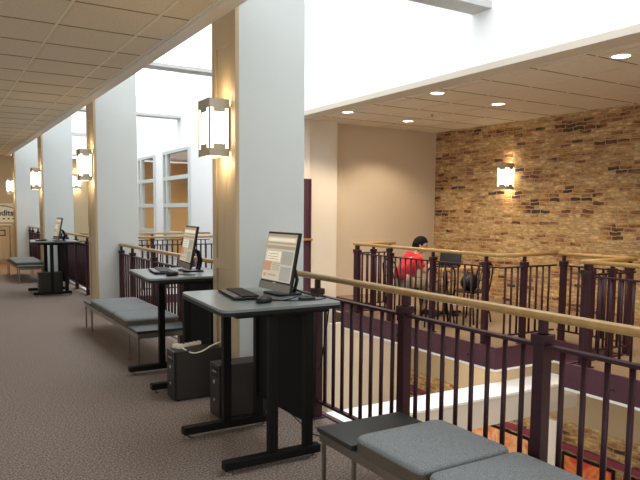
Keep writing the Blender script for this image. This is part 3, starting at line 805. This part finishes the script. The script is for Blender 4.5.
MB().tube([(-.07,0,.20),(-.05,0,.29),(.05,0,.29),(.07,0,.20)], .008, 6).build('handle', M['plastic'], parent=r)

def skinned(name, chains, radii, m, parent=None, sub=2, root=0):
    """chains: dict idx->(pos), edges list; grown by a skin modifier"""
    verts, edges = chains
    me = bpy.data.meshes.new(name); me.from_pydata(verts, edges, []); me.update()
    o = bpy.data.objects.new(name, me); COL.objects.link(o)
    md = o.modifiers.new('skin', 'SKIN'); md.use_smooth_shade = True
    if not me.skin_vertices: me.skin_vertices.new()
    for i, sv in enumerate(me.skin_vertices[0].data):
        rr = radii[i]; sv.radius = (rr, rr) if not isinstance(rr, tuple) else rr
        sv.use_root = (i == root)
    s = o.modifiers.new('sub', 'SUBSURF'); s.levels = sub; s.render_levels = sub
    me.materials.append(m)
    if parent: o.parent = parent
    return o
P = thing('person', 'person in a red t-shirt seated at the oak table looking down at a laptop', 'person', (6.10, 7.62, 0), radians(-6))
# skeleton in local coords, faces +x ; left side is +y
V = []; E = []; R = []
def v(p, r): V.append(p); R.append(r); return len(V)-1
pel = v((-.04, 0, .53), .13); ab = v((.00, 0, .66), .12); chst = v((.08, 0, .80), .135); up = v((.15, 0, .895), .10); nk = v((.205, 0, .955), .055); hd0 = v((.235, 0, 1.0), .052)
E += [(pel, ab), (ab, chst), (chst, up), (up, nk), (nk, hd0)]
hands = []
for s in (-1, 1):
    hp = v((.02, s*.10, .50), .092); kn = v((.42, s*.13, .52), .062); kn2 = v((.45, s*.13, .46), .058); an = v((.42, s*.14, .10), .04)
    E += [(pel, hp), (hp, kn), (kn, kn2), (kn2, an)]
    toe = v((.54, s*.15, .045), .036); he = v((.40, s*.14, .045), .036); E += [(an, he), (he, toe)]
    sh = v((.13, s*.175, .875), .062); el = v((.20, s*.24, .69), .043); wr = v((.34, s*.15, .795), .026); pm = v((.41, s*.13, .79), .028)
    E += [(up, sh), (sh, el), (el, wr), (wr, pm)]; hands.append((s, Vector((.41, s*.13, .79))))
    for k, off in enumerate((-.026, -.009, .009, .025)):
        ln = (.062, .072, .066, .05)[k if s < 0 else 3-k]
        a = v((.445, s*.13+off, .797), .0085); b_ = v((.445+ln*.6, s*.13+off*1.15, .792), .008); c_ = v((.445+ln, s*.13+off*1.2, .778), .007)
        E += [(pm, a), (a, b_), (b_, c_)]
    a = v((.415, s*.13-s*.035, .785), .010); b_ = v((.445, s*.13-s*.055, .778), .008); E += [(pm, a), (a, b_)]
body = skinned('body', (V, E), R, M['skin'], P, 2, pel)
# head as one shaped mesh
TH = Matrix.Translation((.275, 0, 1.085)) @ Matrix.Rotation(radians(-28), 4, 'Z') @ Matrix.Rotation(radians(20), 4, 'Y') @ Matrix.Scale(1.1, 4)
mb = MB(); mb.ell((0,0,0), (1,1,1), 32, 24)
nv = []
for p in mb.v:
    x, y, z = p
    X = x*.098; Y = y*.076; Z = z*.118
    if z < -.1: k = (-z-.1); Y *= 1-.32*k; X *= 1-.10*k
    if x > 0 and z < .3: X *= 1-.06*max(0, .3-abs(z))
    if x > .55 and abs(y) < .28 and -.35 < z < .18: X += .022*(1-abs(y)/.28)*(1-(z+.0)/.18 if z > 0 else 1-(-z)/.35)
    if x > .5 and abs(y) > .22 and abs(y) < .6 and .0 < z < .28: X -= .007
    if x > .5 and z < -.62: X += .012
    nv.append(TH @ Vector((X, Y, Z)))
mb.v = [tuple(a) for a in nv]
head = mb.build('head', M['skin'], parent=P)
for s in (-1, 1):
    mb = MB(); c = TH @ Vector((-.005, s*.078, -.01)); mb.ell(c, (.020, .009, .032), 12, 8); mb.build('ear', M['skin'], parent=head)
    c = TH @ Vector((.079, s*.031, .012)); MB().ell(c, (.010, .012, .008), 10, 8).build('eye', M['eye'], parent=head)
    c = TH @ Vector((.089, s*.032, .034)); MB().ell(c, (.006, .018, .004), 10, 6).build('eyebrow', M['hair'], parent=head)
c = TH @ Vector((.092, 0, -.060)); MB().ell(c, (.006, .024, .006), 12, 6).build('mouth', M['lip'], parent=head)
mb = MB(); mb.ell((0,0,0), (1,1,1), 32, 22); nv = []
for p in mb.v:
    x, y, z = p
    lim = .5 if x > .35 else (.05 if x > .05 else -.6)
    k = 1.0 if z > lim else .86
    wv = 1+.03*sin(9*x+7*y)*cos(8*z)
    nv.append(TH @ Vector(((x*.108-.006)*k*wv, y*.085*k*wv, (z*.128+.006)*k)))
mb.v = [tuple(a) for a in nv]
mb.build('hair', M['hair'], parent=P)
# shirt
V2 = [(-.045,0,.54),(.0,0,.67),(.08,0,.805),(.15,0,.90),(.195,0,.94)]; R2 = [.145,.135,.150,.115,.066]; E2 = [(0,1),(1,2),(2,3),(3,4)]
for s in (-1, 1):
    n = len(V2); V2 += [(.13, s*.175, .88), (.155, s*.21, .80), (.175, s*.225, .755)]; R2 += [.074, .068, .066]; E2 += [(3,n),(n,n+1),(n+1,n+2)]
skinned('shirt', (V2, E2), R2, M['shirt'], P, 2, 2)
V3 = [(-.045,0,.545)]; R3 = [.14]; E3 = []
for s in (-1, 1):
    n = len(V3); V3 += [(.04, s*.10, .515), (.41, s*.13, .525), (.455, s*.132, .46), (.43, s*.14, .16)]; R3 += [.104, .078, .072, .062]; E3 += [(0,n),(n,n+1),(n+1,n+2),(n+2,n+3)]
skinned('trousers', (V3, E3), R3, M['khaki'], P, 2, 0)
for s in (-1, 1):
    skinned('shoe', ([(.39, s*.14, .05), (.46, s*.145, .05), (.56, s*.152, .04)], [(0,1),(1,2)]), [.046,.046,.036], M['shoe'], P, 2, 1)

# ------------------------------------------------------------------ lights
def pt(name, loc, e, col, r=.06):
    l = bpy.data.lights.new(name, 'POINT'); l.energy = e; l.color = col; l.shadow_soft_size = r
    o = bpy.data.objects.new(name, l); o.location = loc; COL.objects.link(o); return o
def spot(name, loc, e, col, ang=120, blend=.6, r=.08):
    l = bpy.data.lights.new(name, 'SPOT'); l.energy = e; l.color = col; l.spot_size = radians(ang); l.spot_blend = blend; l.shadow_soft_size = r
    o = bpy.data.objects.new(name, l); o.location = loc; COL.objects.link(o); return o
WARM = (1, .76, .46)
for (x, y, z, d) in lamps:
    # bulb light that spills above and below the cage
    for dz in (-.29, .29): pt('sconce_light', (x+d[0]*0, y+d[1]*0, z+dz), 2.2, WARM, .04)
for x, y, lab in cans: spot('downlight_beam', (x, y, CEIL-.03), 130, (1, .80, .56), 125, .5)
for y in (-1.5, 1.8): spot('downlight_beam', (7.3, y, CEIL-.03), 130, (1, .80, .56), 125, .5)
for y in (-1.5, 1.8): spot('downlight_beam', (6.0, y, CEIL-.03), 130, (1, .80, .56), 125, .5)
for y in (15, 18.5): spot('office_light', (7.2, y, CEIL-.03), 240, (1, .80, .52), 150, .5)
for y in (19.5,): spot('corridor_light', (.8, y, CEIL-.03), 90, (1, .80, .56), 140, .5)
for y in (1, 7): 
    pt('lower_light', (6.3, y, -.9), 35, (1, .86, .68), .15)

# sky through the open skylight, with a portal for sampling
w = bpy.data.worlds.new('sky'); S.world = w; w.use_nodes = True
nt = w.node_tree; bg = nt.nodes['Background']
bg.inputs['Color'].default_value = (.93, .97, 1.0, 1); bg.inputs['Strength'].default_value = 3.1
l = bpy.data.lights.new('skylight_portal', 'AREA'); l.shape = 'RECTANGLE'; l.size = XE-XC0-.02; l.size_y = YB+3
l.cycles.is_portal = True
o = bpy.data.objects.new('skylight_portal', l); o.location = ((XE+XC0)/2, (YB-3)/2, TOP+.01); COL.objects.link(o)

def portal(loc, rot, sx, sy):  # samples sky light at the openings added in the unseen walls
    l = bpy.data.lights.new('window_portal', 'AREA'); l.shape = 'RECTANGLE'; l.size = sx; l.size_y = sy; l.cycles.is_portal = True
    o = bpy.data.objects.new('window_portal', l); o.location = loc; o.rotation_euler = rot; COL.objects.link(o)
portal((-3.31, 7.4, 1.45), (0, radians(-90), 0), 1.3, 19.9)
portal((-.1, -3.11, 1.5), (radians(90), 0, 0), 3.0, 3.0)
# ------------------------------------------------------------------ camera
F = 646.; YAW = radians(31.2); PIT = radians(5.0); ROLL = radians(-.5); PY = 269.
cy, sy = cos(YAW), sin(YAW); cp, sp_ = cos(PIT), sin(PIT); cr, sr = cos(ROLL), sin(ROLL)
def ray(u, v_, D):
    X = cr*u+sr*v_; Z = -sr*u+cr*v_
    Y = cp*D+sp_*Z; z = cp*Z-sp_*D
    return Vector((cy*X+sy*Y, -sy*X+cy*Y, z))
cam = bpy.data.cameras.new('camera'); co = bpy.data.objects.new('camera', cam); COL.objects.link(co)
rx, ux, bx = ray(1,0,0), ray(0,1,0), -ray(0,0,1)
co.matrix_world = Matrix(((rx.x,ux.x,bx.x,0),(rx.y,ux.y,bx.y,0),(rx.z,ux.z,bx.z,1.57),(0,0,0,1)))
cam.sensor_fit = 'HORIZONTAL'; cam.sensor_width = 36; cam.lens = F/640*36; cam.shift_y = (PY-240)/640; cam.clip_start = .05
S.camera = co
S.view_settings.view_transform = 'Standard'; S.view_settings.look = 'None'; S.view_settings.exposure = 0; S.view_settings.gamma = 1
S.view_settings.use_curve_mapping = False
S.cycles.max_bounces = 10; S.cycles.diffuse_bounces = 7; S.cycles.transparent_max_bounces = 8
S.cycles.sample_clamp_indirect = 6
